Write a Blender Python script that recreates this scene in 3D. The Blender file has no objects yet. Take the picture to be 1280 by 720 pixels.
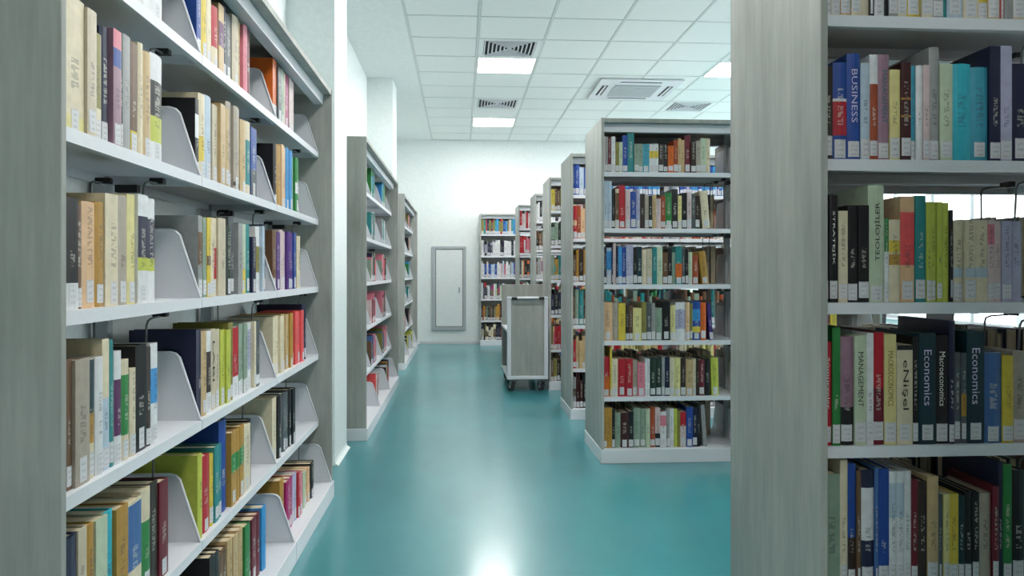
import bpy, bmesh, math, random, re
from mathutils import Vector, Matrix

# ---------------------------------------------------------------- camera, world, exposure
S = bpy.context.scene
COL = S.collection
F_PX, PSI, CAM_H = 935.0, math.atan(64 / 935.0), 1.18
cam_d = bpy.data.cameras.new('camera'); cam = bpy.data.objects.new('camera', cam_d); COL.objects.link(cam)
cam_d.sensor_width = 36.0; cam_d.lens = F_PX / 1280 * 36.0; cam_d.shift_y = -19 / 1280; cam_d.clip_start = .05
cam.location = (0, 0, CAM_H); cam.rotation_euler = (math.pi / 2, 0, -PSI)
S.camera = cam
S.view_settings.view_transform = 'Standard'; S.view_settings.look = 'None'
S.view_settings.exposure = 0.95; S.view_settings.gamma = 1.0; S.view_settings.use_curve_mapping = False
W = bpy.data.worlds.new('overcast_sky'); S.world = W; W.use_nodes = True
W.node_tree.nodes['Background'].inputs[0].default_value = (.95, .975, 1.0, 1)
W.node_tree.nodes['Background'].inputs[1].default_value = 4.5
LAMP_STRENGTH = 25

# ---------------------------------------------------------------- colours and materials
def s2l(c): return tuple(((x / 255) / 12.92 if x <= 10 else (((x / 255) + .055) / 1.055) ** 2.4) for x in c)
PAL = {  # key: (everyday name, sRGB)
 'cr': ('cream', (226, 214, 184)), 'be': ('beige', (208, 196, 172)), 'tn': ('tan', (204, 176, 130)), 'oc': ('ochre', (186, 142, 62)),
 'br': ('brown', (112, 82, 58)), 'db': ('dark brown', (54, 42, 36)), 'bk': ('black', (24, 24, 28)), 'wh': ('white', (228, 230, 232)),
 'gr': ('grey', (158, 160, 160)), 'sl': ('slate', (84, 92, 98)), 'sb': ('blue-grey', (150, 164, 188)), 'nv': ('navy', (30, 34, 66)),
 'bl': ('blue', (34, 76, 158)), 'sk': ('sky-blue', (60, 150, 214)), 'ps': ('pale-blue', (186, 204, 220)), 'st': ('steel-blue', (72, 110, 166)),
 'cn': ('cyan', (52, 184, 204)), 'tq': ('turquoise', (62, 160, 184)), 'tl': ('teal', (44, 138, 140)), 'dt': ('dark-teal', (18, 56, 66)),
 'dg': ('dark-green', (26, 50, 40)), 'gn': ('green', (44, 134, 66)), 'lm': ('lime', (196, 204, 84)), 'pg': ('pale-green', (196, 212, 184)),
 'gg': ('sage', (142, 164, 146)), 'ol': ('olive', (138, 132, 66)), 'ye': ('yellow', (226, 200, 74)), 'cy': ('pale-yellow', (228, 218, 150)),
 'or': ('orange', (224, 108, 34)), 'ru': ('rust', (164, 74, 40)), 'rd': ('red', (186, 34, 50)), 'co': ('coral', (236, 92, 94)),
 'mr': ('maroon', (112, 28, 46)), 'mn': ('dark-maroon', (66, 24, 28)), 'mg': ('magenta', (170, 36, 110)), 'pk': ('pink', (222, 130, 148)),
 'lp': ('pale-pink', (218, 196, 196)), 'mv': ('mauve', (158, 122, 140)), 'lv': ('lavender', (180, 180, 208)), 'vi': ('violet', (88, 50, 132)),
 'pu': ('purple', (66, 46, 120)), 'dp': ('plum', (92, 40, 92)), 'pe': ('peach', (228, 188, 146)), 'gb': ('grey-beige', (176, 166, 152)),
}
PLIN = {k: s2l(v[1]) for k, v in PAL.items()}
MATS = {}
def new_mat(name, col=None, rough=.5, metal=0., spec=.5, coat=0.):
    m = bpy.data.materials.new(name); m.use_nodes = True
    b = m.node_tree.nodes['Principled BSDF']
    if col is not None: b.inputs['Base Color'].default_value = (*s2l(col), 1)
    b.inputs['Roughness'].default_value = rough; b.inputs['Metallic'].default_value = metal
    b.inputs['Specular IOR Level'].default_value = spec; b.inputs['Coat Weight'].default_value = coat
    MATS[name] = m
    return m, m.node_tree.nodes, m.node_tree.links, b
def ramp(N, stops):
    r = N.new('ShaderNodeValToRGB')
    while len(r.color_ramp.elements) < len(stops): r.color_ramp.elements.new(.5)
    for e, (p, c) in zip(r.color_ramp.elements, stops):
        e.position = p; e.color = (*c, 1) if len(c) == 3 else c
    return r
def noise(N, L, vec, scale, detail=3, mapscale=(1, 1, 1), rough=.5):
    mp = N.new('ShaderNodeMapping'); mp.inputs['Scale'].default_value = mapscale; L.new(vec, mp.inputs[0])
    n = N.new('ShaderNodeTexNoise'); n.inputs['Scale'].default_value = scale; n.inputs['Detail'].default_value = detail
    n.inputs['Roughness'].default_value = rough; L.new(mp.outputs[0], n.inputs['Vector'])
    return n
def math_node(N, L, op, a, b=None):
    m = N.new('ShaderNodeMath'); m.operation = op
    for i, x in enumerate((a, b)):
        if x is None: continue
        if isinstance(x, (int, float)): m.inputs[i].default_value = x
        else: L.new(x, m.inputs[i])
    return m.outputs[0]

def mat_wood(name, lo, mid, hi):
    m, N, L, b = new_mat(name, None, .5, spec=.3)
    tc = N.new('ShaderNodeTexCoord')
    geo = N.new('ShaderNodeNewGeometry')
    v = geo.outputs['Position']
    n1 = noise(N, L, v, 8, 6, (1, 1, .16), .65); n2 = noise(N, L, v, 60, 4, (1, 1, .05), .65); n3 = noise(N, L, v, 2.6, 4, (1, 1, .5), .6)
    a = math_node(N, L, 'MULTIPLY', n1.outputs[0], .45); c = math_node(N, L, 'MULTIPLY', n2.outputs[0], .2); d = math_node(N, L, 'MULTIPLY', n3.outputs[0], .4)
    s = math_node(N, L, 'ADD', math_node(N, L, 'ADD', a, c), d)
    r = ramp(N, [(.38, s2l(lo)), (.52, s2l(mid)), (.66, s2l(hi))]); L.new(s, r.inputs[0]); L.new(r.outputs[0], b.inputs['Base Color'])
    bp = N.new('ShaderNodeBump'); bp.inputs['Strength'].default_value = .06; bp.inputs['Distance'].default_value = .003
    L.new(n2.outputs[0], bp.inputs['Height']); L.new(bp.outputs[0], b.inputs['Normal'])
    return m
def mat_speckle(name, col, rough, amt=.04, scale=60, bump=.0, spec=.5, coat=0.):
    m, N, L, b = new_mat(name, col, rough, spec=spec, coat=coat)
    geo = N.new('ShaderNodeNewGeometry'); n = noise(N, L, geo.outputs['Position'], scale, 4)
    lo = tuple(max(0, x * (1 - amt)) for x in col); hi = tuple(min(255, x * (1 + amt)) for x in col)
    r = ramp(N, [(.35, s2l(lo)), (.65, s2l(hi))]); L.new(n.outputs[0], r.inputs[0]); L.new(r.outputs[0], b.inputs['Base Color'])
    if bump:
        bp = N.new('ShaderNodeBump'); bp.inputs['Strength'].default_value = bump; bp.inputs['Distance'].default_value = .002
        L.new(n.outputs[0], bp.inputs['Height']); L.new(bp.outputs[0], b.inputs['Normal'])
    return m
M_WOOD = mat_wood('grey_wood_laminate', (132, 136, 130), (153, 156, 151), (176, 177, 170))
M_WALL = mat_speckle('white_wall_paint', (226, 232, 231), .75, .012, 30, .05, .25)
M_CEIL = mat_speckle('ceiling_plaster', (230, 235, 233), .85, .012, 25, .03, .2)
M_TILE = mat_speckle('mineral_ceiling_tile', (232, 236, 234), .9, .02, 220, .12, .2)
M_BAR = mat_speckle('ceiling_grid_metal', (206, 212, 210), .5, .01, 30)
M_STEEL = mat_speckle('white_powder_coat', (208, 211, 216), .38, .012, 300, .02, .45)
M_STEELG = mat_speckle('grey_powder_coat', (168, 174, 178), .42, .015, 300, .02, .45)
M_BLACK = mat_speckle('black_plastic', (22, 22, 24), .45, .08, 200)
M_WIRE = mat_speckle('grey_wire_steel', (96, 98, 100), .32, .05, 200)
M_CHROME = new_mat('chrome', (200, 204, 206), .18, 1.0)[0]
M_RUBBER = mat_speckle('dark_rubber', (34, 36, 38), .7, .06, 120)
M_DOORG = mat_speckle('grey_door_frame_paint', (172, 178, 182), .5, .02, 60)
M_DARK = mat_speckle('dark_duct', (40, 44, 44), .8, .1, 30)
M_ALU = mat_speckle('window_frame_aluminium', (170, 176, 180), .4, .02, 60)
M_CHAIR = mat_speckle('black_chair_fabric', (26, 26, 30), .8, .15, 300, .1)

def mat_floor():
    m, N, L, b = new_mat('teal_epoxy_floor', None, .3, spec=.4, coat=.55); b.inputs['Coat Roughness'].default_value = .17
    geo = N.new('ShaderNodeNewGeometry'); v = geo.outputs['Position']
    n = noise(N, L, v, 2.2, 5, (1, .5, 1), .6); n2 = noise(N, L, v, 90, 2)
    r = ramp(N, [(.3, s2l(FLOOR_LO)), (.7, s2l(FLOOR_HI))]); L.new(n.outputs[0], r.inputs[0]); L.new(r.outputs[0], b.inputs['Base Color'])
    return m
FLOOR_LO, FLOOR_HI = (44, 118, 126), (56, 134, 140)
M_FLOOR = mat_floor()
def mat_cover():
    m, N, L, b = new_mat('printed_book_cover', None, .42, spec=.4)
    at = N.new('ShaderNodeAttribute'); at.attribute_name = 'bc'; seed = at.outputs['Alpha']
    uv = N.new('ShaderNodeUVMap'); uv.uv_map = 'uv'; sp = N.new('ShaderNodeSeparateXYZ'); L.new(uv.outputs[0], sp.inputs[0])
    u, v = sp.outputs[0], sp.outputs[1]
    cx = N.new('ShaderNodeCombineXYZ')
    L.new(math_node(N, L, 'ADD', math_node(N, L, 'MULTIPLY', u, 2.6), math_node(N, L, 'MULTIPLY', seed, 91.)), cx.inputs[0])
    L.new(math_node(N, L, 'MULTIPLY', v, 190.), cx.inputs[1]); L.new(math_node(N, L, 'MULTIPLY', seed, 37.), cx.inputs[2])
    n = N.new('ShaderNodeTexNoise'); n.inputs['Scale'].default_value = 1.; n.inputs['Detail'].default_value = 1.; L.new(cx.outputs[0], n.inputs['Vector'])
    ink = math_node(N, L, 'GREATER_THAN', n.outputs[0], .5)
    cu = math_node(N, L, 'LESS_THAN', math_node(N, L, 'ABSOLUTE', math_node(N, L, 'SUBTRACT', u, .5)), .2)
    top = math_node(N, L, 'ADD', math_node(N, L, 'MULTIPLY', seed, .09), .12)
    band = math_node(N, L, 'MULTIPLY', math_node(N, L, 'GREATER_THAN', v, .085), math_node(N, L, 'LESS_THAN', v, top))
    f = math_node(N, L, 'MULTIPLY', math_node(N, L, 'MULTIPLY', ink, cu), math_node(N, L, 'MULTIPLY', band, .42))
    bw = N.new('ShaderNodeRGBToBW'); L.new(at.outputs['Color'], bw.inputs[0])
    lt = math_node(N, L, 'LESS_THAN', bw.outputs[0], .22)
    pc = N.new('ShaderNodeMixRGB'); pc.inputs[1].default_value = (.05, .05, .06, 1); pc.inputs[2].default_value = (.72, .7, .62, 1); L.new(lt, pc.inputs[0])
    mx = N.new('ShaderNodeMixRGB'); L.new(f, mx.inputs[0]); L.new(at.outputs['Color'], mx.inputs[1]); L.new(pc.outputs[0], mx.inputs[2])
    geo = N.new('ShaderNodeNewGeometry'); w = noise(N, L, geo.outputs['Position'], 45, 3)
    wr = ramp(N, [(.3, (.72,) * 3), (.7, (.84,) * 3)]); L.new(w.outputs[0], wr.inputs[0])
    mu = N.new('ShaderNodeMixRGB'); mu.blend_type = 'MULTIPLY'; mu.inputs[0].default_value = 1; L.new(mx.outputs[0], mu.inputs[1]); L.new(wr.outputs[0], mu.inputs[2])
    L.new(mu.outputs[0], b.inputs['Base Color'])
    return m
M_COVER = mat_cover()
def mat_pages():
    m, N, L, b = new_mat('paper_page_block', None, .9, spec=.1)
    tc = N.new('ShaderNodeTexCoord'); n = noise(N, L, tc.outputs['Object'], 900, 2, (1, .02, .02))
    r = ramp(N, [(.3, s2l((176, 160, 128))), (.7, s2l((226, 214, 188)))]); L.new(n.outputs[0], r.inputs[0]); L.new(r.outputs[0], b.inputs['Base Color'])
    return m
M_PAGES = mat_pages()
def mat_label():
    m, N, L, b = new_mat('white_call_number_label', None, .5, spec=.3)
    uv = N.new('ShaderNodeUVMap'); uv.uv_map = 'uv'; sp = N.new('ShaderNodeSeparateXYZ'); L.new(uv.outputs[0], sp.inputs[0])
    w = N.new('ShaderNodeTexWave'); w.wave_type = 'BANDS'; w.bands_direction = 'Y'; w.inputs['Scale'].default_value = 1.1; L.new(uv.outputs[0], w.inputs[0])
    geo = N.new('ShaderNodeNewGeometry'); n = noise(N, L, geo.outputs['Position'], 420, 1)
    f = math_node(N, L, 'MULTIPLY', math_node(N, L, 'GREATER_THAN', w.outputs[1], .62), math_node(N, L, 'GREATER_THAN', n.outputs[0], .5))
    cu = math_node(N, L, 'LESS_THAN', math_node(N, L, 'ABSOLUTE', math_node(N, L, 'SUBTRACT', sp.outputs[0], .5)), .3)
    f = math_node(N, L, 'MULTIPLY', math_node(N, L, 'MULTIPLY', f, cu), .4)
    mx = N.new('ShaderNodeMixRGB'); mx.inputs[1].default_value = (*s2l((196, 197, 200)), 1); mx.inputs[2].default_value = (.08, .08, .1, 1)
    L.new(f, mx.inputs[0]); L.new(mx.outputs[0], b.inputs['Base Color'])
    return m
M_LABEL = mat_label()
def mat_emit(name, col, st):
    m, N, L, b = new_mat(name, (240, 240, 240), .4)
    b.inputs['Emission Color'].default_value = (*col, 1); b.inputs['Emission Strength'].default_value = st
    return m
M_LAMP = mat_emit('lit_lamp_diffuser', (1.0, .97, .94), LAMP_STRENGTH)
def mat_glass():
    m, N, L, b = new_mat('window_glass')
    N.remove(b); out = N['Material Output']
    t = N.new('ShaderNodeBsdfTransparent'); t.inputs[0].default_value = (.94, .97, .97, 1)
    g = N.new('ShaderNodeBsdfGlossy'); g.inputs['Roughness'].default_value = .03
    mx = N.new('ShaderNodeMixShader'); mx.inputs[0].default_value = .07
    L.new(t.outputs[0], mx.inputs[1]); L.new(g.outputs[0], mx.inputs[2]); L.new(mx.outputs[0], out.inputs[0])
    return m
M_GLASS = mat_glass()
M_INK = {'wh': new_mat('white_ink', (226, 224, 216), .5)[0], 'bk': new_mat('black_ink', (26, 24, 26), .5)[0], 'gd': new_mat('brown_ink', (120, 92, 40), .5)[0],
         'vp': new_mat('pale_violet_ink', (196, 188, 216), .5)[0], 'db': new_mat('teal_ink', (40, 96, 110), .5)[0]}

# ---------------------------------------------------------------- mesh helpers
class MB:
    def __init__(s): s.v, s.f, s.mi = [], [], []
    def box(s, x0, x1, y0, y1, z0, z1):
        b = len(s.v)
        s.v += [(x, y, z) for z in (z0, z1) for y in (y0, y1) for x in (x0, x1)]
        s.f += [tuple(b + i for i in q) for q in ((0, 2, 3, 1), (4, 5, 7, 6), (0, 1, 5, 4), (2, 6, 7, 3), (0, 4, 6, 2), (1, 3, 7, 5))]
        return s
    def prism(s, prof, a0, a1, axis='x'):
        """closed profile of (p, q) pairs extruded along axis; p,q are the other two axes in xyz order"""
        b = len(s.v); n = len(prof)
        for a in (a0, a1):
            for p, q in prof:
                s.v.append((a, p, q) if axis == 'x' else (p, a, q) if axis == 'y' else (p, q, a))
        s.f.append(tuple(b + i for i in range(n))[::-1]); s.f.append(tuple(b + n + i for i in range(n)))
        for i in range(n): s.f.append((b + i, b + (i + 1) % n, b + n + (i + 1) % n, b + n + i))
        return s
    def tube(s, pts, r, n=8, cap=True):
        pts = [Vector(p) for p in pts]; rings = []
        for i, p in enumerate(pts):
            t = ((pts[min(i + 1, len(pts) - 1)] - p).normalized() + (p - pts[max(i - 1, 0)]).normalized()).normalized()
            a = t.orthogonal().normalized() if i == 0 else (pa - t * pa.dot(t)).normalized()
            pa = a; c = t.cross(a); b = len(s.v); rings.append(b)
            for k in range(n):
                th = 2 * math.pi * k / n; s.v.append(tuple(p + (a * math.cos(th) + c * math.sin(th)) * r))
        for a, b in zip(rings, rings[1:]):
            for k in range(n): s.f.append((a + k, a + (k + 1) % n, b + (k + 1) % n, b + k))
        if cap:
            s.f.append(tuple(rings[0] + k for k in range(n))[::-1]); s.f.append(tuple(rings[-1] + k for k in range(n)))
        return s
    def cyl(s, p, q, r, n=16): return s.tube([p, q], r, n)
    def mesh(s, name, mat, bevel=0.):
        me = bpy.data.meshes.new(name); me.from_pydata(s.v, [], s.f); me.materials.append(mat)
        bm = bmesh.new(); bm.from_mesh(me); bmesh.ops.recalc_face_normals(bm, faces=bm.faces)
        if bevel: bmesh.ops.bevel(bm, geom=[e for e in bm.edges if e.calc_face_angle(0) > .5], offset=bevel, segments=1, affect='EDGES', clamp_overlap=True)
        bm.to_mesh(me); bm.free(); me.update()
        return me
    def build(s, name, mat, parent=None, bevel=0., smooth=False):
        me = s.mesh(name, mat, bevel)
        if smooth:
            for p in me.polygons: p.use_smooth = True
        return link(name, me, parent)
def link(name, me, parent=None, loc=None):
    o = bpy.data.objects.new(name, me); COL.objects.link(o)
    if parent: o.parent = parent
    if loc: o.location = loc
    return o
def tag(o, label, cat, group=None):
    o['label'] = label; o['category'] = cat
    if group: o['group'] = group
    return o
def thing(name, label, cat, loc=(0, 0, 0), rz=0., group=None):
    o = link(name, None); o.location = loc; o.rotation_euler = (0, 0, rz)
    return tag(o, label, cat, group)
def struct(o): o['kind'] = 'structure'; return o

# ---------------------------------------------------------------- room shell
XL, XR, YB, YF, ZC = -1.06, 6.51, 12.49, -3.19, 3.39
GX, GY, NX = .635, .603, 11
X_GRID0, Y_GRID0 = -.475, 6.46
LEVELS = [.085, .405, .755, 1.107, 1.458, 1.81]
struct(MB().box(XL - .3, XR + .3, YF - .2, YB + .3, -.12, 0).build('floor', M_FLOOR))
wl = struct(MB().box(XL - .2, XL, YF - .2, YB + .2, 0, ZC + .1).build('wall_left', M_WALL))
for y0, y1 in ((4.64, 5.125), (8.56, 9.08)):
    MB().box(XL - .01, -.77, y0, y1, 0, ZC + .02).build('pilaster', M_WALL, wl)
    MB().prism([(-.77, 0), (-.745, 0), (-.765, .012), (-.77, .03)], y0, y1, 'y').build('cove_base', M_WALL, wl)
struct(MB().box(XL, XR, YB, YB + .2, 0, ZC + .1).build('wall_back', M_WALL))
struct(MB().box(XL, XR, YF - .2, YF, 0, ZC + .1).build('wall_front', M_WALL))
struct(MB().prism([(YB, 0), (YB - .022, 0), (YB - .012, .03), (YB, .045)], -.68, .30, 'x').build('baseboard_back', M_DOORG))
# right wall with a ribbon of tall windows
WZ0, WZ1, WW = .5, 2.75, 1.64
wins = [.58 + 1.72 * k for k in range(2, 7)]
mb = MB(); mb.box(XR, XR + .2, YF - .2, YB + .2, 0, WZ0); mb.box(XR, XR + .2, YF - .2, YB + .2, WZ1, ZC + .1)
ys = [YF - .2] + sum([[c - WW / 2, c + WW / 2] for c in wins], []) + [YB + .2]
for a, b_ in zip(ys[0::2], ys[1::2]): mb.box(XR, XR + .2, a, b_, WZ0, WZ1)
struct(mb.build('wall_right', M_WALL))
for i, c in enumerate(wins):
    m = MB(); a, b_ = c - WW / 2, c + WW / 2
    m.box(XR + .04, XR + .1, a, b_, WZ0, WZ0 + .05).box(XR + .04, XR + .1, a, b_, WZ1 - .05, WZ1)
    m.box(XR + .04, XR + .1, a, a + .05, WZ0 + .05, WZ1 - .05).box(XR + .04, XR + .1, b_ - .05, b_, WZ0 + .05, WZ1 - .05).box(XR + .04, XR + .1, c - .035, c + .035, WZ0 + .05, WZ1 - .05)
    w = struct(m.build('window_%d' % (i + 1), M_ALU))
    for p, q in ((a + .05, c - .035), (c + .035, b_ - .05)): MB().box(XR + .066, XR + .074, p, q, WZ0 + .05, WZ1 - .05).build('pane', M_GLASS, w)
    MB().box(XR - .05, XR + .04, a - .02, b_ + .02, WZ0 - .025, WZ0).build('window_sill', M_STEEL, w)
# ceiling: slab, plaster border, suspended grid, each tile a piece
ceil = struct(MB().box(XL - .2, XR + .2, YF - .2, YB + .2, ZC + .05, ZC + .2).build('ceiling', M_CEIL))
MB().box(XL, X_GRID0 - .012, YF, YB, ZC - .002, ZC + .05).build('plaster_border', M_CEIL, ceil)
rows = list(range(-16, 10)); cellx = lambda i: X_GRID0 + GX * i; celly = lambda k: Y_GRID0 + GY * k
LIGHTS = [(i, k) for i in (1, 5, 9) for k in (7, 2, -3)] + [(1, -8), (9, -8), (1, -13)]
VENTS = [(1, 1), (1, 5), (5, 5), (5, 1)]
tme = MB().box(.014, GX - .014, .014, GY - .014, 0, .015).mesh('ceiling_tile', M_TILE)
for i in range(NX):
    for k in rows:
        if (i, k) in LIGHTS or (i, k) in VENTS: continue
        link('ceiling_tile', tme, ceil, (cellx(i), celly(k), ZC + .0015))
for i in range(NX + 1):
    MB().box(cellx(i) - .012, cellx(i) + .012, YF, YB, ZC - .001, ZC + .03).build('grid_runner', M_BAR, ceil)
for k in rows + [10]:
    if k > -16 and k < 10: MB().box(X_GRID0, XR, celly(k) - .011, celly(k) + .011, ZC - .0005, ZC + .03).build('grid_cross_bar', M_BAR, ceil)

def ordinal(n): return '%d%s' % (n, 'th' if 10 <= n % 100 <= 20 else {1: 'st', 2: 'nd', 3: 'rd'}.get(n % 10, 'th'))
# ---------------------------------------------------------------- ceiling fixtures
LNAME = {(1, 2): 'square lit ceiling panel beside the air diffuser, one tile from the air conditioner row',
         (1, 7): 'square lit ceiling panel over the aisle closest to the hatch wall',
         (5, 2): 'square lit ceiling panel beyond the ceiling air conditioner, on the window side'}
LNAME[(1, 2)] = 'square lit ceiling panel touching an air diffuser, above the aisle'
for i, k in LIGHTS:
    t = thing('ceiling_light', LNAME.get((i, k), 'square lit ceiling panel in %s lamp row from the hatch wall, %s' % (ordinal((12 - k) // 5), {1: 'aisle column', 5: 'rack column', 9: 'window column'}[i])),
              'ceiling light', (cellx(i) + GX / 2, celly(k) + GY / 2, ZC), 0, 'square ceiling light panels')
    a, b_ = GX / 2 - .013, GY / 2 - .013
    MB().box(-a, a, -b_, -b_ + .012, -.004, .03).box(-a, a, b_ - .012, b_, -.004, .03).box(-a, -a + .012, -b_ + .012, b_ - .012, -.004, .03).box(a - .012, a, -b_ + .012, b_ - .012, -.004, .03).build('frame', M_STEEL, t)
    MB().box(-a + .012, a - .012, -b_ + .012, b_ - .012, 0, .012).build('diffuser', M_LAMP, t)
VN = {(1, 1): 'square louvred air diffuser touching the lit panel above the aisle', (1, 5): 'square louvred air diffuser one tile before the last aisle lamp',
      (5, 5): 'square louvred air diffuser above the racks beyond the air conditioner', (5, 1): 'square louvred air diffuser touching the lit panel above the racks'}
for i, k in VENTS:
    t = thing('air_diffuser', VN[(i, k)], 'air vent', (cellx(i) + GX / 2, celly(k) + GY / 2, ZC), 0, 'square ceiling air diffusers')
    def ring(a, w, z0, z1):
        m = MB(); n_ = a - w
        return m.box(-a, a, -a, -n_, z0, z1).box(-a, a, n_, a, z0, z1).box(-a, -n_, -n_, n_, z0, z1).box(n_, a, -n_, n_, z0, z1)
    m = MB(); a, b_ = GX / 2 - .013, GY / 2 - .013
    for q in ((-a, a, -b_, -.255), (-a, a, .255, b_), (-a, -.255, -.255, .255), (.255, a, -.255, .255)): m.box(*q, -.002, .012)
    m.build('frame', M_CEIL, t)
    MB().box(-.255, .255, -.255, .255, .012, .02).build('duct_back', M_DARK, t)
    for j in range(6): ring(.25 - j * .039, .012, -.003, .010).build('louvre_ring', M_STEEL, t)
    MB().box(-.022, .022, -.022, .022, -.003, .02).build('centre_plate', M_STEEL, t)
t = thing('air_conditioner', 'white four-way cassette air conditioner set in the ceiling above the racks', 'air conditioner', (2.07, 8.87, ZC - .003))
MB().prism([(-.485, -.485), (.485, -.485), (.485, .485), (-.485, .485)], -.022, 0, 'z').build('panel', M_STEEL, t, .008)
MB().box(-.27, .27, -.27, .27, -.032, -.022).build('intake_grille', M_STEELG, t, .004)
for j in range(9): MB().box(-.25, .25, -.235 + j * .056, -.215 + j * .056, -.035, -.032).build('grille_slat', M_STEELG, t)
for sx, sy in ((1, 0), (-1, 0), (0, 1), (0, -1)):
    if sx: MB().box(sx * .385 - .035, sx * .385 + .035, -.24, .24, -.0235, -.0215).build('air_slot', M_DARK, t); MB().box(sx * .385 - .012, sx * .385 + .012, -.24, .24, -.03, -.0236).build('flap', M_STEEL, t)
    else: MB().box(-.24, .24, sy * .385 - .035, sy * .385 + .035, -.0235, -.0215).build('air_slot', M_DARK, t); MB().box(-.24, .24, sy * .385 - .012, sy * .385 + .020, -.03, -.0236).build('flap', M_STEEL, t)
# ---------------------------------------------------------------- service hatch door in the back wall
d = struct(MB().box(-.412, .028, YB - .016, YB - .001, .29, 1.566).build('door_1', M_WALL, None, .003))
m = MB(); x0, x1, z0, z1 = -.478, .088, .226, 1.62
m.box(x0, x1, YB - .03, YB - .001, z0, z0 + .056).box(x0, x1, YB - .03, YB - .001, z1 - .046, z1).box(x0, x0 + .058, YB - .03, YB - .001, z0 + .056, z1 - .046).box(x1 - .052, x1, YB - .03, YB - .001, z0 + .056, z1 - .046)
m.build('door_frame', M_DOORG, d, .003)
m = MB()
m.box(-.42, .036, YB - .010, YB - .0005, .282, .29).box(-.42, .036, YB - .010, YB - .0005, 1.566, 1.574).box(-.42, -.412, YB - .010, YB - .0005, .29, 1.566).box(.028, .036, YB - .010, YB - .0005, .29, 1.566)
m.build('shadow_gap_seal', M_RUBBER, d)
MB().box(-.04, -.01, YB - .036, YB - .016, .85, .94).build('door_handle', M_DOORG, d, .004)

# ---- books as they stand on the shelves
WALL_BOOKS = {  # (shelf level, bay): start along the case, then thickness mm, height mm, spine colours
 (5,0): (1.803, '35 173 cr; 56 178 wh+rd.3-.36; 80 192 wh'),
 (5,1): (2.095, '54 200 cr; 38 197 bl; 53 208 ye; 41 205 cr; 57 195 rd+cr.0-.35; 53 221 tn+dp.4-.75; 47 233 nv; 57 223 sl; 69 239 be; 45 241 tn; 47 243 pk; 59 245 mr'),
 (5,2): (3.040, '131 282 or+wh.0-.25; 56 227 sl; 58 236 gg; 45 234 cr; 77 243 mg; 98 258 lp'),
 (4,0): (1.480, '19 247 sb; 77 267 cr+cy.0-.12; 39 262 be=~; 33 226 ol+cr.0-.3; 41 249 nv; 39 257 mv+bl.68-.84+pk.84-1; 17 260 dg; 37 263 gr; 37 258 br+ye.0-.2; 29 266 cr; 51 256 tn; 75 267 wh+bk.3-.75+lm.18-.42'),
 (4,1): (2.143, '48 238 tn; 31 229 bk+wh.5-.8; 56 252 cr+ye.2-.5; 65 260 ps; 48 246 be; 94 259 tn; 153 288 gb+bk.05-.1; 66 260 tn; 67 267 cr+tl.15-.75; 76 259 bl+sl.0-.4'),
 (4,2): (2.990, '75 240 pu; 52 249 bk; 81 256 oc; 101 269 pe; 107 273 sk; 65 251 pg; 102 255 gn+wh.35-.55'),
 (3,0): (1.480, '12 219 wh; 48 219 bk+wh.0-.24; 34 208 br; 55 219 pe; 39 223 oc; 61 245 cr; 53 248 gb; 43 255 cy; 113 260 wh+nv.42-.8+lm.3-.42'),
 (3,1): (2.061, '46 240 gr; 36 239 gr+br.4-.8; 31 236 gg; 35 238 ye+br.4-.52; 41 241 cr; 51 243 cr+rd.22-.62; 74 247 be; 62 227 dg; 55 259 sl; 54 243 gr; 68 245 pg+ye.0-.35; 51 246 tl; 49 204 nv; 41 203 mv; 52 247 wh+ol.3-.7; 32 252 ps; 33 260 nv'),
 (3,2): (2.896, '143 248 tn; 64 246 br; 67 243 vi; 113 256 lp; 106 255 vi; 48 254 bl; 49 253 nv; 68 245 cr'),
 (2,0): (1.477, '29 248 pe; 21 257 br; 57 252 gb; 33 246 cr+dt.55-1+oc.3-.55; 36 247 wh; 32 282 cr+ps.0-.55; 23 278 tl; 35 250 wh+dp.25-.75; 38 227 cr+gn.25-.85=~; 33 203 cr; 63 252 bk; 35 242 db; 45 248 wh+sk.4-.75'),
 (2,1): (2.156, '44 271 nv; 38 259 nv; 49 251 tn; 52 247 wh+db.25-.75; 84 250 be=LABI; 88 241 lm; 44 259 ol; 74 238 wh+rd.3-1; 87 246 gg+wh.0-.2; 82 243 wh+lv.3-.9; 21 245 cr; 85 245 sl+wh.04-.18'),
 (2,2): (2.966, '112 241 mr; 26 243 cr; 34 244 nv; 117 244 cr; 120 244 tn; 112 242 oc; 174 244 co; 84 271 nv'),
 (1,0): (1.480, '60 261 nv; 35 262 be; 39 257 oc; 51 257 pg; 45 255 cn; 58 249 oc; 71 245 cr+st.35-.97; 54 253 cr+gn.0-.7; 51 255 db; 57 244 mr'),
 (1,1): (2.207, '54 245 lm; 78 226 rd; 30 219 ye; 86 234 tl; 75 296 bl; 156 244 oc+gn.45-.7; 80 233 cr; 42 240 bk'),
 (1,2): (2.990, '114 264 or; 67 259 cr; 56 260 bk; 58 255 wh; 91 254 sl; 112 254 bk'),
 (0,0): (1.637, '86 315 gn; 60 310 tn; 65 310 br'),
 (0,1): (2.137, '66 281 gn; 86 266 bk; 109 238 br; 147 245 tn; 57 240 gn; 59 226 bk; 116 225 mr; 56 231 sk'),
 (0,2): (2.990, '65 245 gn; 68 245 oc; 131 219 mg; 89 213 lv; 37 203 rd; 50 189 pk; 99 170 pg; 98 163 pe; 97 169 bk'),
}
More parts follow.
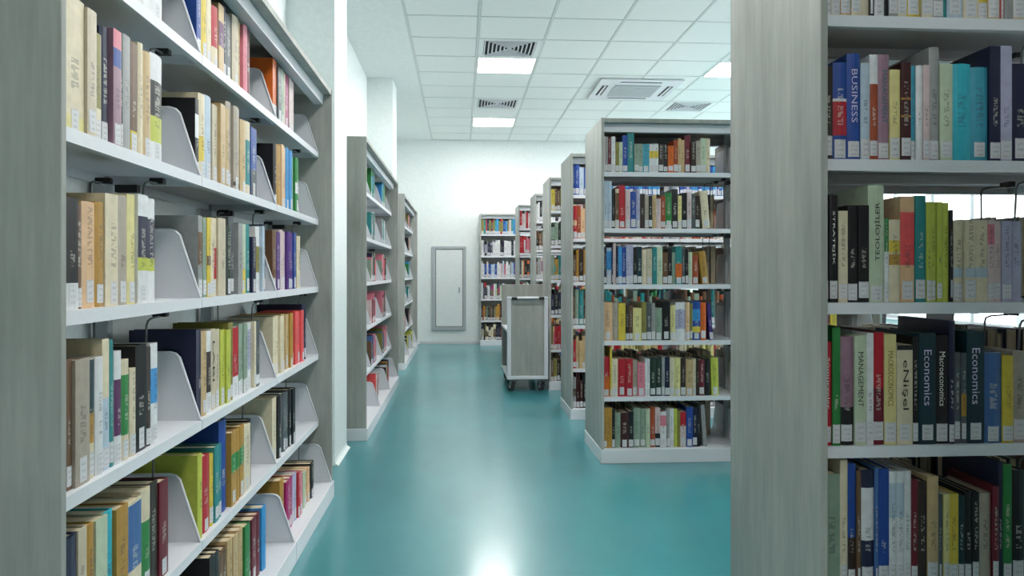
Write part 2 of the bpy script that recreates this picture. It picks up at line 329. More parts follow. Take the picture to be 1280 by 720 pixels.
NEAR_BOOKS = {
 5: (0.890, '20 249 wh; 22 270 cr; 26 267 pe; 24 262 cr; 24 233 be; 12 214 bk; 24 224 wh; 12 215 bk; 24 245 gr; 24 236 cr; 37 233 ye; 29 258 cr; 27 259 gr; 10 230 tl; 41 241 ps; 41 252 cr; 25 239 ye; 33 254 tn; 12 225 rd; 23 235 gr; 31 236 be'),
 4: (0.890, '24 231 db=~; 36 239 bl+rd.25-.62+wh.6-.63; 34 262 bl=BUSINESS; 24 239 ps; 22 261 wh+ru.0-.72=~; 28 261 mv=MANAGEMENT; 27 224 cy; 26 241 mn+oc.44-.46+oc.62-.64; 13 235 tq+wh.0-.1; 18 235 wh; 18 236 lp; 27 282 gr; 33 241 pg; 50 242 cn=|; 46 235 tq=|; 29 287 nv; 31 289 lv; 42 245 nv=~'),
 3: (0.890, '14 264 bk; 22 264 bk=STRATEJİK; 24 225 cr; 26 239 bk; 28 239 bk; 41 289 pg=^TEOLOJİLER; 12 208 wh+gn.6-1; 29 204 cr+oc.45-.58+ye.6-.75; 37 262 pe+co.35-.85; 27 264 tl; 14 248 lm=|; 16 248 lm=|; 16 248 lm=|; 16 247 lm=|; 10 229 bk; 29 203 cr+ps.3-.42; 29 203 cr+ps.3-.42; 29 204 cr+ps.3-.42; 19 204 lp+pk.7-.95; 19 202 lp; 25 202 lv; 31 202 lv'),
 2: (0.890, '21 255 rd=Sömürgeler; 21 290 gn; 36 267 mv+bk.0-.35; 30 270 pg=MANAGEMENT; 18 276 wh; 28 278 mr+rd.5-1; 31 272 cy=MACROECONOMICS; 41 246 cr+bk.95-1=eNişel; 16 266 bk; 44 275 dt=Economics; 34 269 bk=Macroeconomics; 16 305 nv; 17 226 sl; 14 225 sl+oc.3-.55; 46 279 dt=Economics; 48 225 st; 29 217 ye=~; 33 228 gb'),
 1: (0.890, '42 279 gg; 20 314 cr; 20 304 bl+db.0-.4; 12 288 br; 34 288 nv+wh.4-.85; 10 295 st; 28 291 bl; 20 284 wh+ps.6-.9; 20 284 wh+ps.6-.9; 18 284 wh; 18 262 mr; 23 257 db; 29 269 tn; 12 225 sl; 16 225 cy; 25 224 ye; 17 220 dt; 19 228 bk; 19 227 bk; 31 225 gb; 17 242 mr; 12 301 nv; 23 295 gn; 38 280 bk'),
}
MID_BOOKS = {
 5: (0.882, '12 223 lp; 18 221 gr; 21 218 mr; 26 222 wh; 24 189 ol; 22 189 pg; 32 231 bl; 42 255 tl; 30 179 gg; 24 179 gg; 42 179 tq; 30 180 wh+ye.5-.75; 28 180 wh+ye.5-.75; 33 175 db; 27 173 bk; 36 169 or; 28 205 ru; 21 215 tn; 22 206 tn; 40 236 mr; 33 195 db; 30 201 gb; 36 219 pg; 24 217 cr'),
 4: (0.882, '27 298 ps; 27 296 ps; 22 245 bk; 23 246 cr+br.2-.9; 42 270 rd; 31 240 lp; 38 229 bl; 24 247 lv; 30 217 db; 24 211 gb; 24 206 bk; 24 212 tn; 30 188 lp; 30 206 ru; 40 224 gn+wh.0-.1; 39 248 bk; 24 207 cy; 34 225 bk; 29 231 lp; 25 214 sl; 27 208 db; 49 238 cr!5'),
 3: (0.882, '22 230 nv; 32 230 ps+sk.4-.9; 8 260 nv; 19 260 lp; 14 242 nv; 24 236 sk; 26 234 bl; 24 248 lv; 22 246 lv; 24 225 bk; 30 237 dt; 32 219 cr; 34 225 be; 30 231 tl; 36 237 pg; 34 201 br; 27 225 bk; 22 202 gg; 41 237 tl+or.15-.55; 21 225 sl; 19 220 bk; 28 202 pg; 39 184 ru; 43 208 oc!6'),
 2: (0.882, '60 240 pe; 36 240 gb; 45 234 ye; 24 222 db; 23 219 br; 54 204 cy; 34 239 ol; 30 233 sl; 24 233 gr; 45 203 gg; 52 245 bk; 33 221 cy; 64 239 wh+lv.3-.8; 27 239 pe; 19 233 ol; 51 244 bl+ye.2-.35+sk.5-.8; 36 238 or; 24 232 pu!5'),
 1: (0.882, '42 249 rd+or.0-.5; 13 305 ye; 38 236 cr; 51 236 rd; 44 235 rd; 29 229 gb; 47 210 pk; 15 235 wh; 17 235 wh; 38 241 dg; 38 240 dg; 19 246 gr; 32 246 nv; 29 240 cr; 41 239 cy; 32 237 db; 49 226 tn; 19 232 cr; 18 232 db; 36 225 mr; 36 232 bk; 48 237 lm!1.5'),
 0: (0.882, '23 248 oc; 32 250 oc; 19 244 bk; 35 218 gg; 51 218 mn; 32 224 bk; 41 248 gg; 36 241 gg; 28 241 pg; 32 253 ru; 32 247 lp+bk.0-.35; 38 221 wh+pk.6-.9; 23 240 gr; 26 239 wh; 22 239 lm; 19 226 ol; 38 219 lp+rd.6-1; 42 250 bl; 28 244 nv; 19 256 bk; 26 262 gr!4'),
}
# ---------------------------------------------------------------- bookcases
# local frame: x along the case, y from the front (0) to the back, z up
BAY, PT = .8835, .018
def shelf_mesh(w, dep):
    m = MB(); t = .028
    m.box(.002, w - .002, 0, dep, -.003, 0).box(.002, w - .002, 0, .004, -t, -.003).box(.002, w - .002, .004, .018, -t, -t + .003)
    m.box(.002, w - .002, dep - .004, dep, -t, -.003).box(.002, .005, .004, dep - .004, -t, -.003).box(w - .005, w - .002, .004, dep - .004, -t, -.003)
    return m.mesh('shelf', M_STEEL)
def plate_mesh(dep, front, hgt=.2):
    prof = [(dep, 0), (front, 0)]
    top = front + .055
    prof += [(top - .004, hgt - .04), (top + .003, hgt - .018), (top + .015, hgt - .005), (top + .032, hgt), (dep - .01, hgt), (dep, hgt - .01)]
    m = MB().prism(prof, -.0028, 0, 'x')
    # folded stiffening edge along the sloping front and the top
    m.tube([(-.004, front + .003, .002), (-.004, top - .001, hgt - .042), (-.004, top + .006, hgt - .020), (-.004, top + .018, hgt - .008), (-.004, top + .034, hgt - .003), (-.004, dep - .01, hgt - .003)], .0035, 6)
    return m.mesh('end_plate', M_STEEL)
CASES = {}
_sh = {}
def bookcase(key, label, loc, rz, nb, depth, recess, double, group):
    t = thing('bookcase', label, 'bookcase', loc, rz, group)
    Lx = nb * BAY + 2 * PT
    top = 2.14
    for x in (0, Lx - PT): MB().box(x, x + PT, .008, depth - (.008 if double else 0), .085, top).build('side_panel', M_WOOD, t, .0015)
    MB().box(-.004, Lx + .004, 0, depth, 0, .0845).build('plinth', M_STEEL, t, .002)
    for i in range(1, nb): MB().box(PT + i * BAY - .0012, PT + i * BAY + .0012, -.0004, .004, .002, .083).build('plinth_joint', M_WIRE, t)
    MB().box(PT, Lx - PT, .012, depth - (.012 if double else 0), top - .026, top - .002).build('top_board', M_WOOD, t)
    sd = .255 if double else .27
    sides = [0, 1] if double else [0]
    cy = depth / 2 if double else depth - .03
    for s in sides:
        y0 = .055 if s == 0 else depth - .10
        MB().box(PT, Lx - PT, y0, y0 + .045, top - .078, top - .027).build('top_beam', M_STEEL, t)
    for i in range(nb + 1):
        x = PT + i * BAY
        x = min(max(x, PT + .016), Lx - PT - .016)
        MB().box(x - .015, x + .015, cy - (.022 if double else .02), cy + .022, .085, top - .027).build('upright', M_STEELG, t)
    k1 = (sd, recess)
    if k1 not in _sh: _sh[k1] = (shelf_mesh(BAY, sd), plate_mesh(sd - .03, 0), plate_mesh(recess + sd - .03, .006, .2))
    sm, pm, pm0 = _sh[k1]
    for s in sides:
        for lv, z in enumerate(LEVELS):
            for b in range(nb):
                if lv == 0:
                    p = link('end_plate', pm0, t, (PT + (b + 1) * BAY - .004, 0, z) if s == 0 else (PT + b * BAY + .004, depth, z))
                    if s: p.rotation_euler = (0, 0, math.pi)
                    continue
                sh = link('shelf', sm, t, (PT + b * BAY, recess, z) if s == 0 else (PT + (b + 1) * BAY, depth - recess, z))
                if s: sh.rotation_euler = (0, 0, math.pi)
                link('end_plate', pm, sh, (BAY - .004, 0, 0))
                if s == 0:
                    br = MB().box(-.012, .012, -.06, 0, -.05, -.029).build('shelf_bracket', M_BLACK, sh); br.location = (BAY - .02, sd - .04, 0)
    mat = Matrix.Translation(loc) @ Matrix.Rotation(rz, 4, 'Z')
    CASES[key] = dict(root=t, mat=mat, rz=rz, nb=nb, depth=depth, recess=recess, double=double, sd=sd)
    return t
GW, GR = 'grey bookcases along the left wall', 'double-sided grey racks in the row'
H = math.pi / 2
bookcase('wall_full', 'long grey wood wall bookcase packed with books, before the first white pilaster', (-.667, 1.315, 0), H, 3, .385, .078, False, GW)
bookcase('wall_mid', 'sparsely filled grey wood wall bookcase between the two white pilasters', (-.654, 5.315, 0), H, 3, .385, .078, False, GW)
bookcase('wall_end', 'sparsely filled grey wood wall bookcase between the second pilaster and hatch wall', (-.672, 9.13, 0), H, 3, .38, .078, False, GW)
bookcase('near', 'double-sided grey wood rack of textbooks opposite the packed wall bookcase', (.857, 1.723, 0), 0, 2, .615, .045, True, GR)
bookcase('first', 'double-sided grey wood rack that starts the row, before the textbook rack', (.867, .20, 0), 0, 2, .615, .045, True, GR)  # row continued out of view; rack added to darken lower textbook shelves
bookcase('mid', 'double-sided grey wood rack opposite the first white pilaster', (.867, 4.57, 0), 0, 2, .615, .045, True, GR)
bookcase('r2', 'double-sided grey wood rack between the pilaster rack and the book cart', (.882, 5.95, 0), 0, 2, .615, .045, True, GR)
bookcase('r3', 'double-sided grey wood rack standing right beside the book cart', (.888, 7.47, 0), 0, 2, .615, .045, True, GR)
bookcase('r4', 'double-sided grey wood rack, first one beyond the book cart', (.895, 9.02, 0), 0, 2, .615, .045, True, GR)
bookcase('r5', 'double-sided grey wood rack, second one beyond the book cart, jutting into the aisle', (.81, 10.52, 0), 0, 2, .615, .045, True, GR)
bookcase('backw', 'single-sided white-shelved bookcase against the wall beside the hatch', (.31, 12.12, 0), 0, 2, .365, .05, False, None)

# ---------------------------------------------------------------- books
rng = random.Random(7)
def parse(spec):
    title = None
    if '=' in spec: spec, title = spec.split('=')
    p = spec.split('+'); base = p[0]; bands = []
    for q in p[1:]:
        m = re.match(r'([a-z]{2})([\d.]+)-([\d.]+)$', q); bands.append((m.group(1), float(m.group(2)), float(m.group(3))))
    return base, bands, title
def arc(w, round_):
    bul = min(.006, w * .16) * round_; n = 4
    pts = []
    for i in range(n + 1):
        a = i / n; pts.append((a * w, bul * (1 - math.sin(math.pi * a)) if round_ else (.0012 if i in (0, n) else 0)))
    return pts
def cover_geo(w, h, d, base, bands, seed, round_):
    """U-shaped cover: two boards and a curved spine; returns verts, faces, colours, uvs (per face lists)"""
    t = min(.0026, w * .18); pts = arc(w, round_); V, Fc, C, U = [], [], [], []
    zs = sorted(set([0., 1.] + [round(x, 4) for b in bands for x in b[1:]]))
    zs = [z for z in zs if 0 <= z <= 1]
    def colat(f):
        c = base
        for k, a, b in bands:
            if a <= f <= b: c = k
        return PLIN[c]
    bc = PLIN[base]
    def quad(a, b_, c, d_, col, uv=None):
        i = len(V); V.extend((a, b_, c, d_)); Fc.append((i, i + 1, i + 2, i + 3)); C.append(col); U.append(uv or ((-1, -1),) * 4)
    for (xa, ya), (xb, yb) in zip(pts, pts[1:]):
        for z0, z1 in zip(zs, zs[1:]):
            quad((xa, ya, z0 * h), (xb, yb, z0 * h), (xb, yb, z1 * h), (xa, ya, z1 * h), colat((z0 + z1) / 2), ((xa / w, z0 * h), (xb / w, z0 * h), (xb / w, z1 * h), (xa / w, z1 * h)))
    y0, y1 = pts[0][1], pts[-1][1]; yi = y0 + .004
    quad((0, d, 0), (0, y0, 0), (0, y0, h), (0, d, h), bc); quad((w, y1, 0), (w, d, 0), (w, d, h), (w, y1, h), bc)
    quad((t, yi, 0), (t, d, 0), (t, d, h), (t, yi, h), bc); quad((w - t, d, 0), (w - t, yi, 0), (w - t, yi, h), (w - t, d, h), bc)
    quad((w - t, yi, 0), (t, yi, 0), (t, yi, h), (w - t, yi, h), bc)
    quad((0, d, h), (t, d, h), (t, d, 0), (0, d, 0), bc); quad((w - t, d, h), (w, d, h), (w, d, 0), (w - t, d, 0), bc)
    for z in (h, 0):
        sp = [(x, y, z) for x, y in pts] + [(w - t, yi, z), (t, yi, z)]
        i = len(V); V.extend(sp); fc = tuple(range(i, i + len(sp))); Fc.append(fc if z else fc[::-1]); C.append(bc); U.append(((-1, -1),) * len(sp))
        q = [(0, y0, z), (t, yi, z), (t, d, z), (0, d, z)]; r = [(w - t, yi, z), (w, y1, z), (w, d, z), (w - t, d, z)]
        for g in (q, r): quad(*(g if z else g[::-1]), bc)
    return V, Fc, C, U
def label_geo(w, round_, z0, lh):
    pts = arc(w, round_); e = .0006; V, Fc, U = [], [], []
    if w > .03:   # sticker narrower than a thick spine
        c = w / 2; pts = [(x, y) for x, y in pts]; lo, hi = c - .014, c + .014
        f = lambda x: next(ya + (yb - ya) * (x - xa) / (xb - xa) for (xa, ya), (xb, yb) in zip(pts, pts[1:]) if xa - 1e-9 <= x <= xb + 1e-9)
        pts = [(x, f(x)) for x in [lo] + [p[0] for p in pts if lo < p[0] < hi] + [hi]]
    else: pts = pts[1:-1] if w < .012 else [(max(x, .001) if x < w / 2 else min(x, w - .001), y) for x, y in pts]
    w0, w1 = pts[0][0], pts[-1][0]
    for (xa, ya), (xb, yb) in zip(pts, pts[1:]):
        i = len(V); V += [(xa, ya - e, z0), (xb, yb - e, z0), (xb, yb - e, z0 + lh), (xa, ya - e, z0 + lh)]; Fc.append((i, i + 1, i + 2, i + 3))
        ua, ub = (xa - w0) / (w1 - w0), (xb - w0) / (w1 - w0); U.append(((ua, 0), (ub, 0), (ub, 1), (ua, 1)))
    return V, Fc, U
def mesh_from(name, V, Fc, C, U, mats, mi=None):
    me = bpy.data.meshes.new(name); me.from_pydata(V, [], Fc)
    for m in mats: me.materials.append(m)
    uv = me.uv_layers.new(name='uv'); k = 0
    flat = [c for f in U for p in f for c in p]; uv.data.foreach_set('uv', flat)
    if C is not None:
        ca = me.color_attributes.new('bc', 'FLOAT_COLOR', 'CORNER')
        ca.data.foreach_set('color', [x for f, c in zip(Fc, C) for _ in f for x in c])
    if mi: me.polygons.foreach_set('material_index', mi)
    me.update(); return me
def box_geo(x0, x1, y0, y1, z0, z1):
    m = MB().box(x0, x1, y0, y1, z0, z1); return m.v, m.f
BOOKS = []   # dicts; the 300 that show largest become single things, the rest one stuff object
def put(case, side, x, y, lv, w, h, d, spec, **k):
    """x, y: local position of the spine's low-x corner (front side) in the case"""
    c = CASES[case]
    BOOKS.append(dict(case=case, side=side, x=x, y=y, z=LEVELS[lv] + .0004, lv=lv, w=w, h=h, d=d, spec=spec, seed=rng.random(), round=1 if rng.random() < .55 else 0, **k))
def lay(case, lv, bay, x0, text, bay_lo, bay_hi, y, split=True, jit=.006):
    items = [s.strip().split(' ') for s in text.split(';')]; x = x0; idx = 0; lst = []
    for w, h, c in items:
        w = float(w) / 1000; h = min(float(h) / 1000, .285 if lv == 0 else .246 if lv == 5 else .315)
        if x < bay_lo:
            cut = min(w, bay_lo - x); x += cut; w -= cut
            if w < .008: x = max(x, bay_lo); continue
        n = max(1, round(w / .056)) if split else 1
        for q in range(n): lst.append((x + q * w / n, w / n, h - (.004 * (q % 2) if n > 1 else 0), c if q == 0 or '=' not in c else c.split('=')[0]))
        x += w
    lst = [b for b in lst if b[0] + b[1] < bay_hi]
    for i, (bx, w, h, c) in enumerate(lst):
        lean = 0.
        if '!' in c:
            c, dg_ = c.split('!'); lean = math.radians(float(dg_)); bx += min(h, lst[i - 1][2]) * math.tan(lean) + .003
            lst[i] = (bx, w, h, c)
        d = min(.22 if CASES[case]['double'] else .235, max(.15, h * (.70 + .12 * rng.random())))
        put(case, 0, bx, y + jit * rng.random(), lv, w - .0008, h, d, c, bay=bay, order=i, count=len(lst), lean=lean)
    return lst[-1][0] + lst[-1][1] if lst else None
ENDS = {}
for (lv, bay), (y0, text) in WALL_BOOKS.items():
    c = CASES['wall_full']; lo = PT + bay * BAY + .008; hi = PT + (bay + 1) * BAY - .012
    yy = .053 if lv == 0 else c['recess'] + .010
    x0 = y0 - 1.315
    if bay == 0 and x0 > lo + .03:      # books tucked behind the end panel
        x = lo; fill = []
        while x < x0 - .03:
            w = min(rng.uniform(.025, .045), x0 - x); fill.append('%d %d %s' % (w * 1000, rng.randint(220, 265), rng.choice(['cr', 'be', 'tn', 'br', 'gb']))); x += int(w * 1000) / 1000
        text = '; '.join(fill) + '; ' + text; x0 = lo + (x0 - x)
    ENDS[('wall_full', lv, bay)] = lay('wall_full', lv, bay, x0, text, lo, hi, yy, jit=.008 if bay == 0 else .014)
for key, D, in (('near', NEAR_BOOKS), ('mid', MID_BOOKS)):
    c = CASES[key]
    for lv, (xw, text) in D.items():
        lo = PT + .004; yy = .05 if lv == 0 else c['recess'] + .008
        ENDS[(key, lv, 0)] = lay(key, lv, 0, max(xw - (.857 if key == 'near' else .867), lo), text, lo, PT + BAY - .012, yy, split=False)
def scatter(case, side, lv, bay, fill, pal, hr=(.20, .27), wr=(.014, .042), start=0.):
    c = CASES[case]; x = PT + bay * BAY + .006 + start; hi = PT + bay * BAY + BAY * fill
    while x < hi:
        w = rng.uniform(*wr); h = min(rng.uniform(*hr), .246 if lv == 5 else 1)
        if x + w > PT + (bay + 1) * BAY - .012: break
        b = rng.choice(pal)
        sp = b if rng.random() < .75 else b + '+' + rng.choice(pal) + '.%d-.%d' % (rng.randint(10, 40), rng.randint(50, 90))
        put(case, side, x, (.05 if lv == 0 else c['recess'] + .008) + rng.random() * .008, lv, w - .001, h, min(.22, h * .75), sp, bay=bay, order=0, count=0); x += w
    ENDS[(case, lv, bay, side)] = x
WP = 'cr be wh gr sl bk nv bl tl gn rd mr ye or tn br lv pk gg'.split(); DARKP = 'bk db sl nv dg br mn gb'.split()
BWP = {5: 'mr nv sk sk bl rd rd lp ol ol ol tl nv'.split(), 4: 'wh wh wh gr lv sl wh bk nv'.split(), 3: 'pk lp wh wh wh ps gr bl bl bl'.split(),
       2: 'nv sl ol wh wh pg mg rd'.split(), 1: 'sl ru br db ol oc gg bk'.split(), 0: 'nv nv bk ol ru cr cr gb br'.split()}
R3P = {5: 'ol ye bk lp pk br gb'.split(), 4: 'bk sl gr dg gg bk'.split(), 3: 'or oc gg tl tl ps br'.split(), 2: 'nv bk tl tl gn'.split(), 1: 'rd pk pe ol br gr'.split(), 0: 'br tn db gb ol'.split()}
R2P = {5: 'bl sk sk ps lv bl'.split(), 4: 'ru ru pe cr rd'.split(), 3: 'db br oc tn bk'.split(), 2: 'gg tl br ru db'.split(), 1: 'cr tn ol rd cy'.split(), 0: 'bk db mn bk gr'.split()}
R4P = {5: 'wh bk gr wh'.split(), 4: 'bk mr pk gr br'.split(), 3: 'lp gr br mv bk'.split(), 2: WP, 1: WP, 0: WP}
R5P = {5: 'rd wh lp bk gr'.split(), 4: 'rd rd pk wh lp'.split(), 3: 'bk sl or or cr'.split(), 2: WP, 1: WP, 0: WP}
for lv in range(6):
    for b in range(2):
        scatter('backw', 0, lv, b, .93, BWP[lv])
        for k_, P in (('r2', R2P), ('r3', R3P), ('r4', R4P), ('r5', R5P)): scatter(k_, 0, lv, b, .8, P[lv], (.21, .29) if k_ == 'r2' else (.2, .26)); scatter(k_, 1, lv, b, .6, WP)
        scatter('first', 0, lv, b, .85, WP); scatter('first', 1, lv, b, .85, WP)
        scatter('mid', 1, lv, b, .9, DARKP, (.2, .255)); scatter('near', 1, lv, b, .85 if b else .95, DARKP + ['gb', 'be'], (.22, .275) if lv != 3 else (.2, .24))
    scatter('mid', 0, lv, 1, .7, WP); scatter('near', 0, lv, 1, .85, WP)
U2P = {5: 'sk gn gn'.split(), 4: 'tl gr tl wh'.split(), 3: 'bk nv co pk gg'.split(), 2: 'bk pk mr lp'.split(), 1: 'bk br pk st ol'.split(), 0: 'nv wh co oc bk'.split()}
for lv in range(6):
    for b in range(3):
        scatter('wall_mid', 0, lv, b, (.36, .5, .42, .5, .42, .36)[lv], U2P[lv], (.17, .25), (.014, .034), .06)
        if not (lv == 4 and b == 1): scatter('wall_end', 0, lv, b, (.5, .4, .55, .35, .4, .5)[lv], U2P[(lv + 2) % 6] if lv else ['cy', 'lm', 'bk'], (.17, .25), (.014, .034), .05)
# how large each spine shows in the picture decides which books are single things
def proj(p):
    dx, dy, dz = p[0], p[1], p[2] - CAM_H; s, c = math.sin(PSI), math.cos(PSI)
    dep = dx * s + dy * c; return 640 + F_PX * (dx * c - dy * s) / dep, 341 - F_PX * dz / dep
def world(b, lx=0., ly=0., lz=0.):
    c = CASES[b['case']]
    p = Vector((b['x'] + lx, b['y'] + ly, b['z'] + lz)) if b['side'] == 0 else Vector((b['x'] + b['w'] - lx, c['depth'] - b['y'] - ly, b['z'] + lz))
    return c['mat'] @ p
for b in BOOKS:
    b['score'] = 0
    if b['case'] in ('wall_full', 'near', 'mid') and b['side'] == 0 and b['count']:
        us = [proj(world(b, lx, 0, lz)) for lx in (0, b['w']) for lz in (0, b['h'])]
        u0, u1 = min(p[0] for p in us), max(p[0] for p in us); v0, v1 = min(p[1] for p in us), max(p[1] for p in us)
        if b['case'] == 'wall_full': u0 = max(u0, 79)
        if b['case'] == 'mid': u1 = min(u1, 911)
        b['score'] = max(0, min(u1, 1280) - max(u0, 0)) * max(0, min(v1, 720) - max(v0, 0))
        if b['case'] == 'wall_full': b['score'] *= 1.15 if b['bay'] == 0 else 1.
ranked = sorted([b for b in BOOKS if b['score'] > 25], key=lambda b: -b['score'])[:300]
single = set(id(b) for b in ranked)
SHELF = ['bottom shelf', 'fifth-from-top shelf', 'fourth-from-top shelf', 'third-from-top shelf', 'second-from-top shelf', 'top shelf']
BAYN = ['bay farthest from pilaster', 'middle bay', 'bay nearest pilaster']
CASEN = {'wall_full': 'packed wall bookcase', 'near': 'rack opposite wall bookcase', 'mid': 'rack opposite first pilaster'}
def title_mesh(txt, size, mat):
    cu = bpy.data.curves.new('title', 'FONT'); cu.body = txt; cu.size = size; cu.align_x = 'CENTER'; cu.align_y = 'CENTER'; cu.resolution_u = 2
    o = bpy.data.objects.new('title', cu); COL.objects.link(o); dg = bpy.context.evaluated_depsgraph_get(); dg.update()
    me = bpy.data.meshes.new_from_object(o.evaluated_get(dg)); bpy.data.objects.remove(o); bpy.data.curves.remove(cu)
    me.materials.clear(); me.materials.append(mat); return me
INK = {'bl': 'vp', 'mv': 'db', 'bk': 'wh', 'pg': 'bk', 'rd': 'wh', 'cy': 'gd', 'cr': 'bk', 'dt': 'vp', 'be': 'bk'}
SV, SF, SC, SU, SM = [], [], [], [], []
for b in BOOKS:
    base, bands, title = parse(b['spec']); w, h, d = b['w'], b['h'], b['d']; up = title and title.startswith('^')
    txt = title.strip('^~|') if title else ''
    sd = -1. if txt else b['seed']      # negative seed: no generic print under real lettering
    V, Fc, C, U = cover_geo(w, h, d, base, bands, b['seed'], b['round'])
    C = [(*c, sd) for c in C]
    t = min(.0026, w * .18)
    pv, pf = box_geo(t, w - t, .009, d - .005, .003, h - .004)
    has = w > .007 and rng.random() < .85
    lab = label_geo(w, b['round'], .004 + .008 * rng.random(), min(.048, h * .22) * (.75 + .3 * rng.random())) if has else None
    c = CASES[b['case']]
    if id(b) in single:
        size = 'thick' if w > .045 else 'slim' if w < .02 else ('tall' if h > .262 else 'short' if h < .205 else 'medium')
        colr = PAL[base][0].replace(' ', '-')
        if bands: colr += '-and-' + PAL[bands[0][0]][0].replace(' ', '-')
        case = b['case']
        if case == 'wall_full': lab_t = '%s %s book, %s from end plate, %s, %s, %s' % (size, colr, ordinal(b['count'] - b['order']), BAYN[b['bay']], SHELF[b['lv']], CASEN[case])
        else: lab_t = '%s %s book%s, %s from end panel, %s, %s' % (size, colr, (' lettered ' + txt) if txt.isascii() and txt else '', ordinal(b['order'] + 1), SHELF[b['lv']], CASEN[case])
        o = link('book', mesh_from('book', V, Fc, C, U, [M_COVER])); o.location = world(b); o.rotation_euler = (0, -b.get('lean', 0.), c['rz'])
        tag(o, lab_t, 'book', 'books on the ' + CASEN[case])
        me = bpy.data.meshes.new('pages'); me.from_pydata(pv, [], pf); me.materials.append(M_PAGES); link('pages', me, o)
        if lab: link('call_label', mesh_from('call_label', lab[0], lab[1], None, lab[2], [M_LABEL]), o)
        if txt:
            tl = h * .50; me = title_mesh(txt, .03, M_INK[INK.get(base, 'bk')])
            xs = [v.co.x for v in me.vertices]; ys_ = [v.co.y for v in me.vertices]; ww = max(xs) - min(xs); hh = max(ys_) - min(ys_)
            sx = tl / ww; sy = min(w * .45 / hh, sx * 2.2); cx_, cy_ = (max(xs) + min(xs)) / 2, (max(ys_) + min(ys_)) / 2
            for v in me.vertices:
                a, q = (v.co.x - cx_) * sx, (v.co.y - cy_) * sy
                v.co = (w / 2 + q, -.0011, h * .60 - a) if not up else (w / 2 - q, -.0011, h * .60 + a)
            link('title', me, o)
    else:
        Mx = Matrix.Translation(world(b)) @ Matrix.Rotation(c['rz'] + (math.pi if b['side'] else 0), 4, 'Z') @ Matrix.Rotation(-b.get('lean', 0.), 4, 'Y')
        def add(vs, fs, cs, us, mi):
            o_ = len(SV); SV.extend(tuple(Mx @ Vector(v)) for v in vs); SF.extend(tuple(o_ + i for i in f) for f in fs)
            SC.extend(cs); SU.extend(us); SM.extend([mi] * len(fs))
        add(V, Fc, C, U, 0); add(pv, pf, [(1, 1, 1, 1)] * len(pf), [((0, 0),) * 4] * len(pf), 1)
        if lab: add(lab[0], lab[1], [(1, 1, 1, 1)] * len(lab[1]), lab[2], 2)
rest = link('books', mesh_from('books', SV, SF, SC, SU, [M_COVER, M_PAGES, M_LABEL], SM))
rest['kind'] = 'stuff'; tag(rest, 'many small mixed books on the farther racks and rear shelf sides', 'books')

# ---------------------------------------------------------------- wire book supports hooked under the shelves
def support_mesh(front):
    w = MB().tube([(.0, .03, -.006), (-.01, .03, -.014), (-.06, .032, -.017), (-.075, .034, -.022), (-.08, .036, -.034), (-.083, .04, -.165), (-.083, .05, -.175),
                   (-.083, .15, -.175), (-.083, .16, -.165), (-.08, .165, -.034), (-.075, .167, -.022), (-.06, .168, -.017), (-.01, .17, -.014), (0, .17, -.006)], .0028, 6).mesh('wire', M_WIRE)
    return w, MB().box(-.012, .012, .014, .05, -.016, .0).mesh('clip', M_BLACK, .002), MB().box(-.009, .009, .15, .19, -.016, 0).mesh('clip', M_BLACK, .002)
WM, CM, CM2 = support_mesh(0)
def support(case, lv_shelf, x, label, group):
    c = CASES[case]; p = c['mat'] @ Vector((x, c['recess'] + .022, (LEVELS[lv_shelf] if lv_shelf < 6 else 2.062) - (.0282 if lv_shelf < 6 else 0)))
    t = thing('wire_book_support', label, 'book support', p, c['rz'], group)
    link('wire', WM, t); link('clip', CM, t); link('clip', CM2, t)
for bay in range(3):
    for lv in range(0, 5):
        e = ENDS.get(('wall_full', lv, bay))
        if not e: continue
        support('wall_full', lv + 1, min(e + .098, PT + (bay + 1) * BAY - .06), 'bent wire book support hung under %s, %s, %s' % (SHELF[lv + 1], BAYN[bay], CASEN['wall_full']), 'wire supports on the packed wall bookcase')
for case in ('near', 'mid'):
    for lv in range(0, 5):
        e = ENDS.get((case, lv, 0))
        if not e: continue
        support(case, lv + 1, min(e + .098, PT + BAY - .06), 'bent wire book support hung under %s, %s' % (SHELF[lv + 1], CASEN[case]), 'wire supports on the ' + CASEN[case])

# ---------------------------------------------------------------- book cart
t = thing('book_cart', 'white steel book cart with grey wood end panel and black caster wheels', 'cart', (.66, 7.37, 0))
w2, Ln, z0, z1 = .203, .98, .125, .943
def endframe(y):
    m = MB(); a = .038
    m.box(-w2, w2, y, y + a, z0, z0 + .034).box(-w2, w2, y, y + a, z1 - .026, z1).box(-w2, -w2 + a, y, y + a, z0 + .034, z1 - .026).box(w2 - a, w2, y, y + a, z0 + .034, z1 - .026)
    return m
endframe(0).build('end_frame', M_STEEL, t, .004)
MB().box(-w2 + .038, w2 - .038, .016, .03, z0 + .034, z1 - .026).build('end_panel', M_WOOD, t)
MB().box(-w2, w2 + .10, Ln, Ln + .022, z0, 1.05).build('tall_end_panel', M_WOOD, t, .002)
MB().box(-.008, .008, .03, Ln, z0 + .02, z1 - .05).build('divider', M_STEELG, t)
for z in (z0 + .02, .60):
    for s in (-1, 1):
        m = MB().box(min(s * .009, s * w2), max(s * .009, s * w2), .04, Ln - .002, z - .012, z)
        m.box(s * w2 - .002, s * w2 + .002, .04, Ln - .002, z - .012, z + .012)
        m.build('cart_shelf', M_STEEL, t)
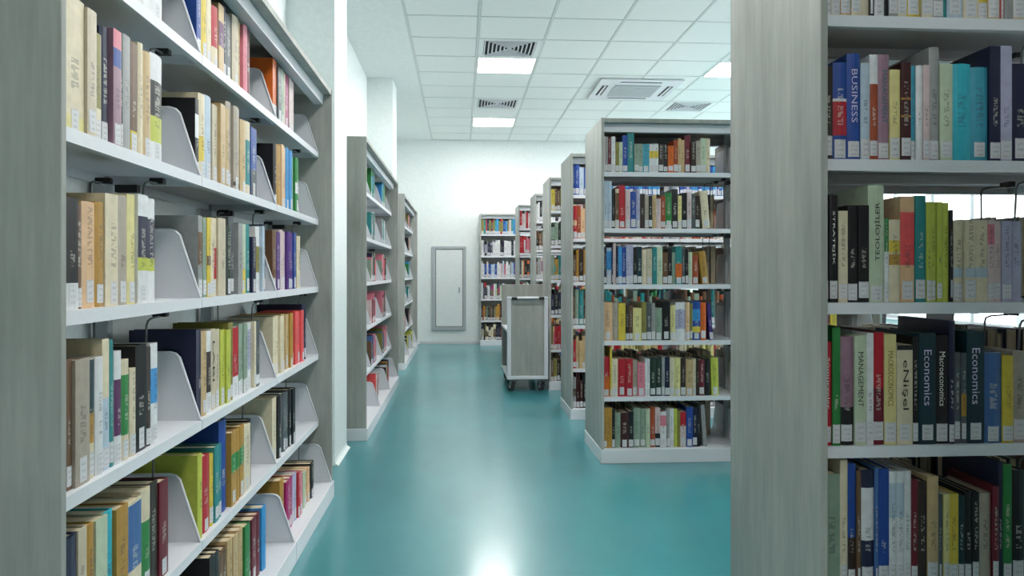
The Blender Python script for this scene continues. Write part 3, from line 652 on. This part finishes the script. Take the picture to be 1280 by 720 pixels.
MB().cyl((-.125, -.04, z1 - .012), (.125, -.04, z1 - .012), .011, 12).build('handle', M_STEEL, t, smooth=True)
for s in (-1, 1):
    MB().cyl((s * .16, -.04, z1 - .012), (s * .108, -.04, z1 - .012), .0135, 12).box(s * .147 - .011, s * .147 + .011, -.04, 0, z1 - .024, z1).build('handle_mount', M_BLACK, t)
for x, y, a in ((-.145, .06, .5), (.15, .06, .35), (-.165, .90, -.8), (.15, .90, .5)):
    c = MB()
    c.box(-.035, .035, -.035, .035, .113, .125).cyl((0, 0, .095), (0, 0, .113), .016, 12)
    c.prism([(-.022, .1), (.022, .1), (.045, .05), (.028, .042), (-.01, .075)], -.021, -.018, 'x').prism([(-.022, .1), (.022, .1), (.045, .05), (.028, .042), (-.01, .075)], .018, .021, 'x').box(-.021, .021, -.022, .022, .093, .097)
    co = c.build('caster', M_WIRE, t); co.location = (x, y, 0); co.rotation_euler = (0, 0, a)
    wh = MB().cyl((-.014, .032, .05), (.014, .032, .05), .05, 24).build('wheel', M_RUBBER, co)
    MB().cyl((-.0165, .032, .05), (.0165, .032, .05), .02, 18).build('hub', M_STEELG, co)

# ---------------------------------------------------------------- chairs in the reading area by the windows
def chair(loc, rz, label):
    t = thing('chair', label, 'chair', loc, rz, 'black chairs by the windows')
    MB().prism([(-.21, -.2), (.21, -.2), (.22, .2), (-.22, .2)], .43, .48, 'z').build('seat', M_CHAIR, t, .012)
    MB().prism([(.2, .68), (.225, .68), (.245, .95), (.235, .965), (.22, .95)], -.215, .215, 'x').build('backrest', M_CHAIR, t, .006)
    for x in (-.19, .19):
        MB().tube([(x, -.19, 0), (x, -.17, .43)], .011).build('leg', M_WIRE, t); MB().tube([(x, .24, 0), (x, .19, .43)], .011).build('leg', M_WIRE, t)
        MB().tube([(x * .9, .19, .44), (x * .9, .215, .7)], .009).build('back_post', M_WIRE, t)
chair((3.62, 6.75, 0), math.pi + .5, 'black upholstered chair by the windows, beside the rack ends')
chair((4.25, 6.72, 0), math.pi + 1.5, 'black upholstered chair by the windows, turned sideways')
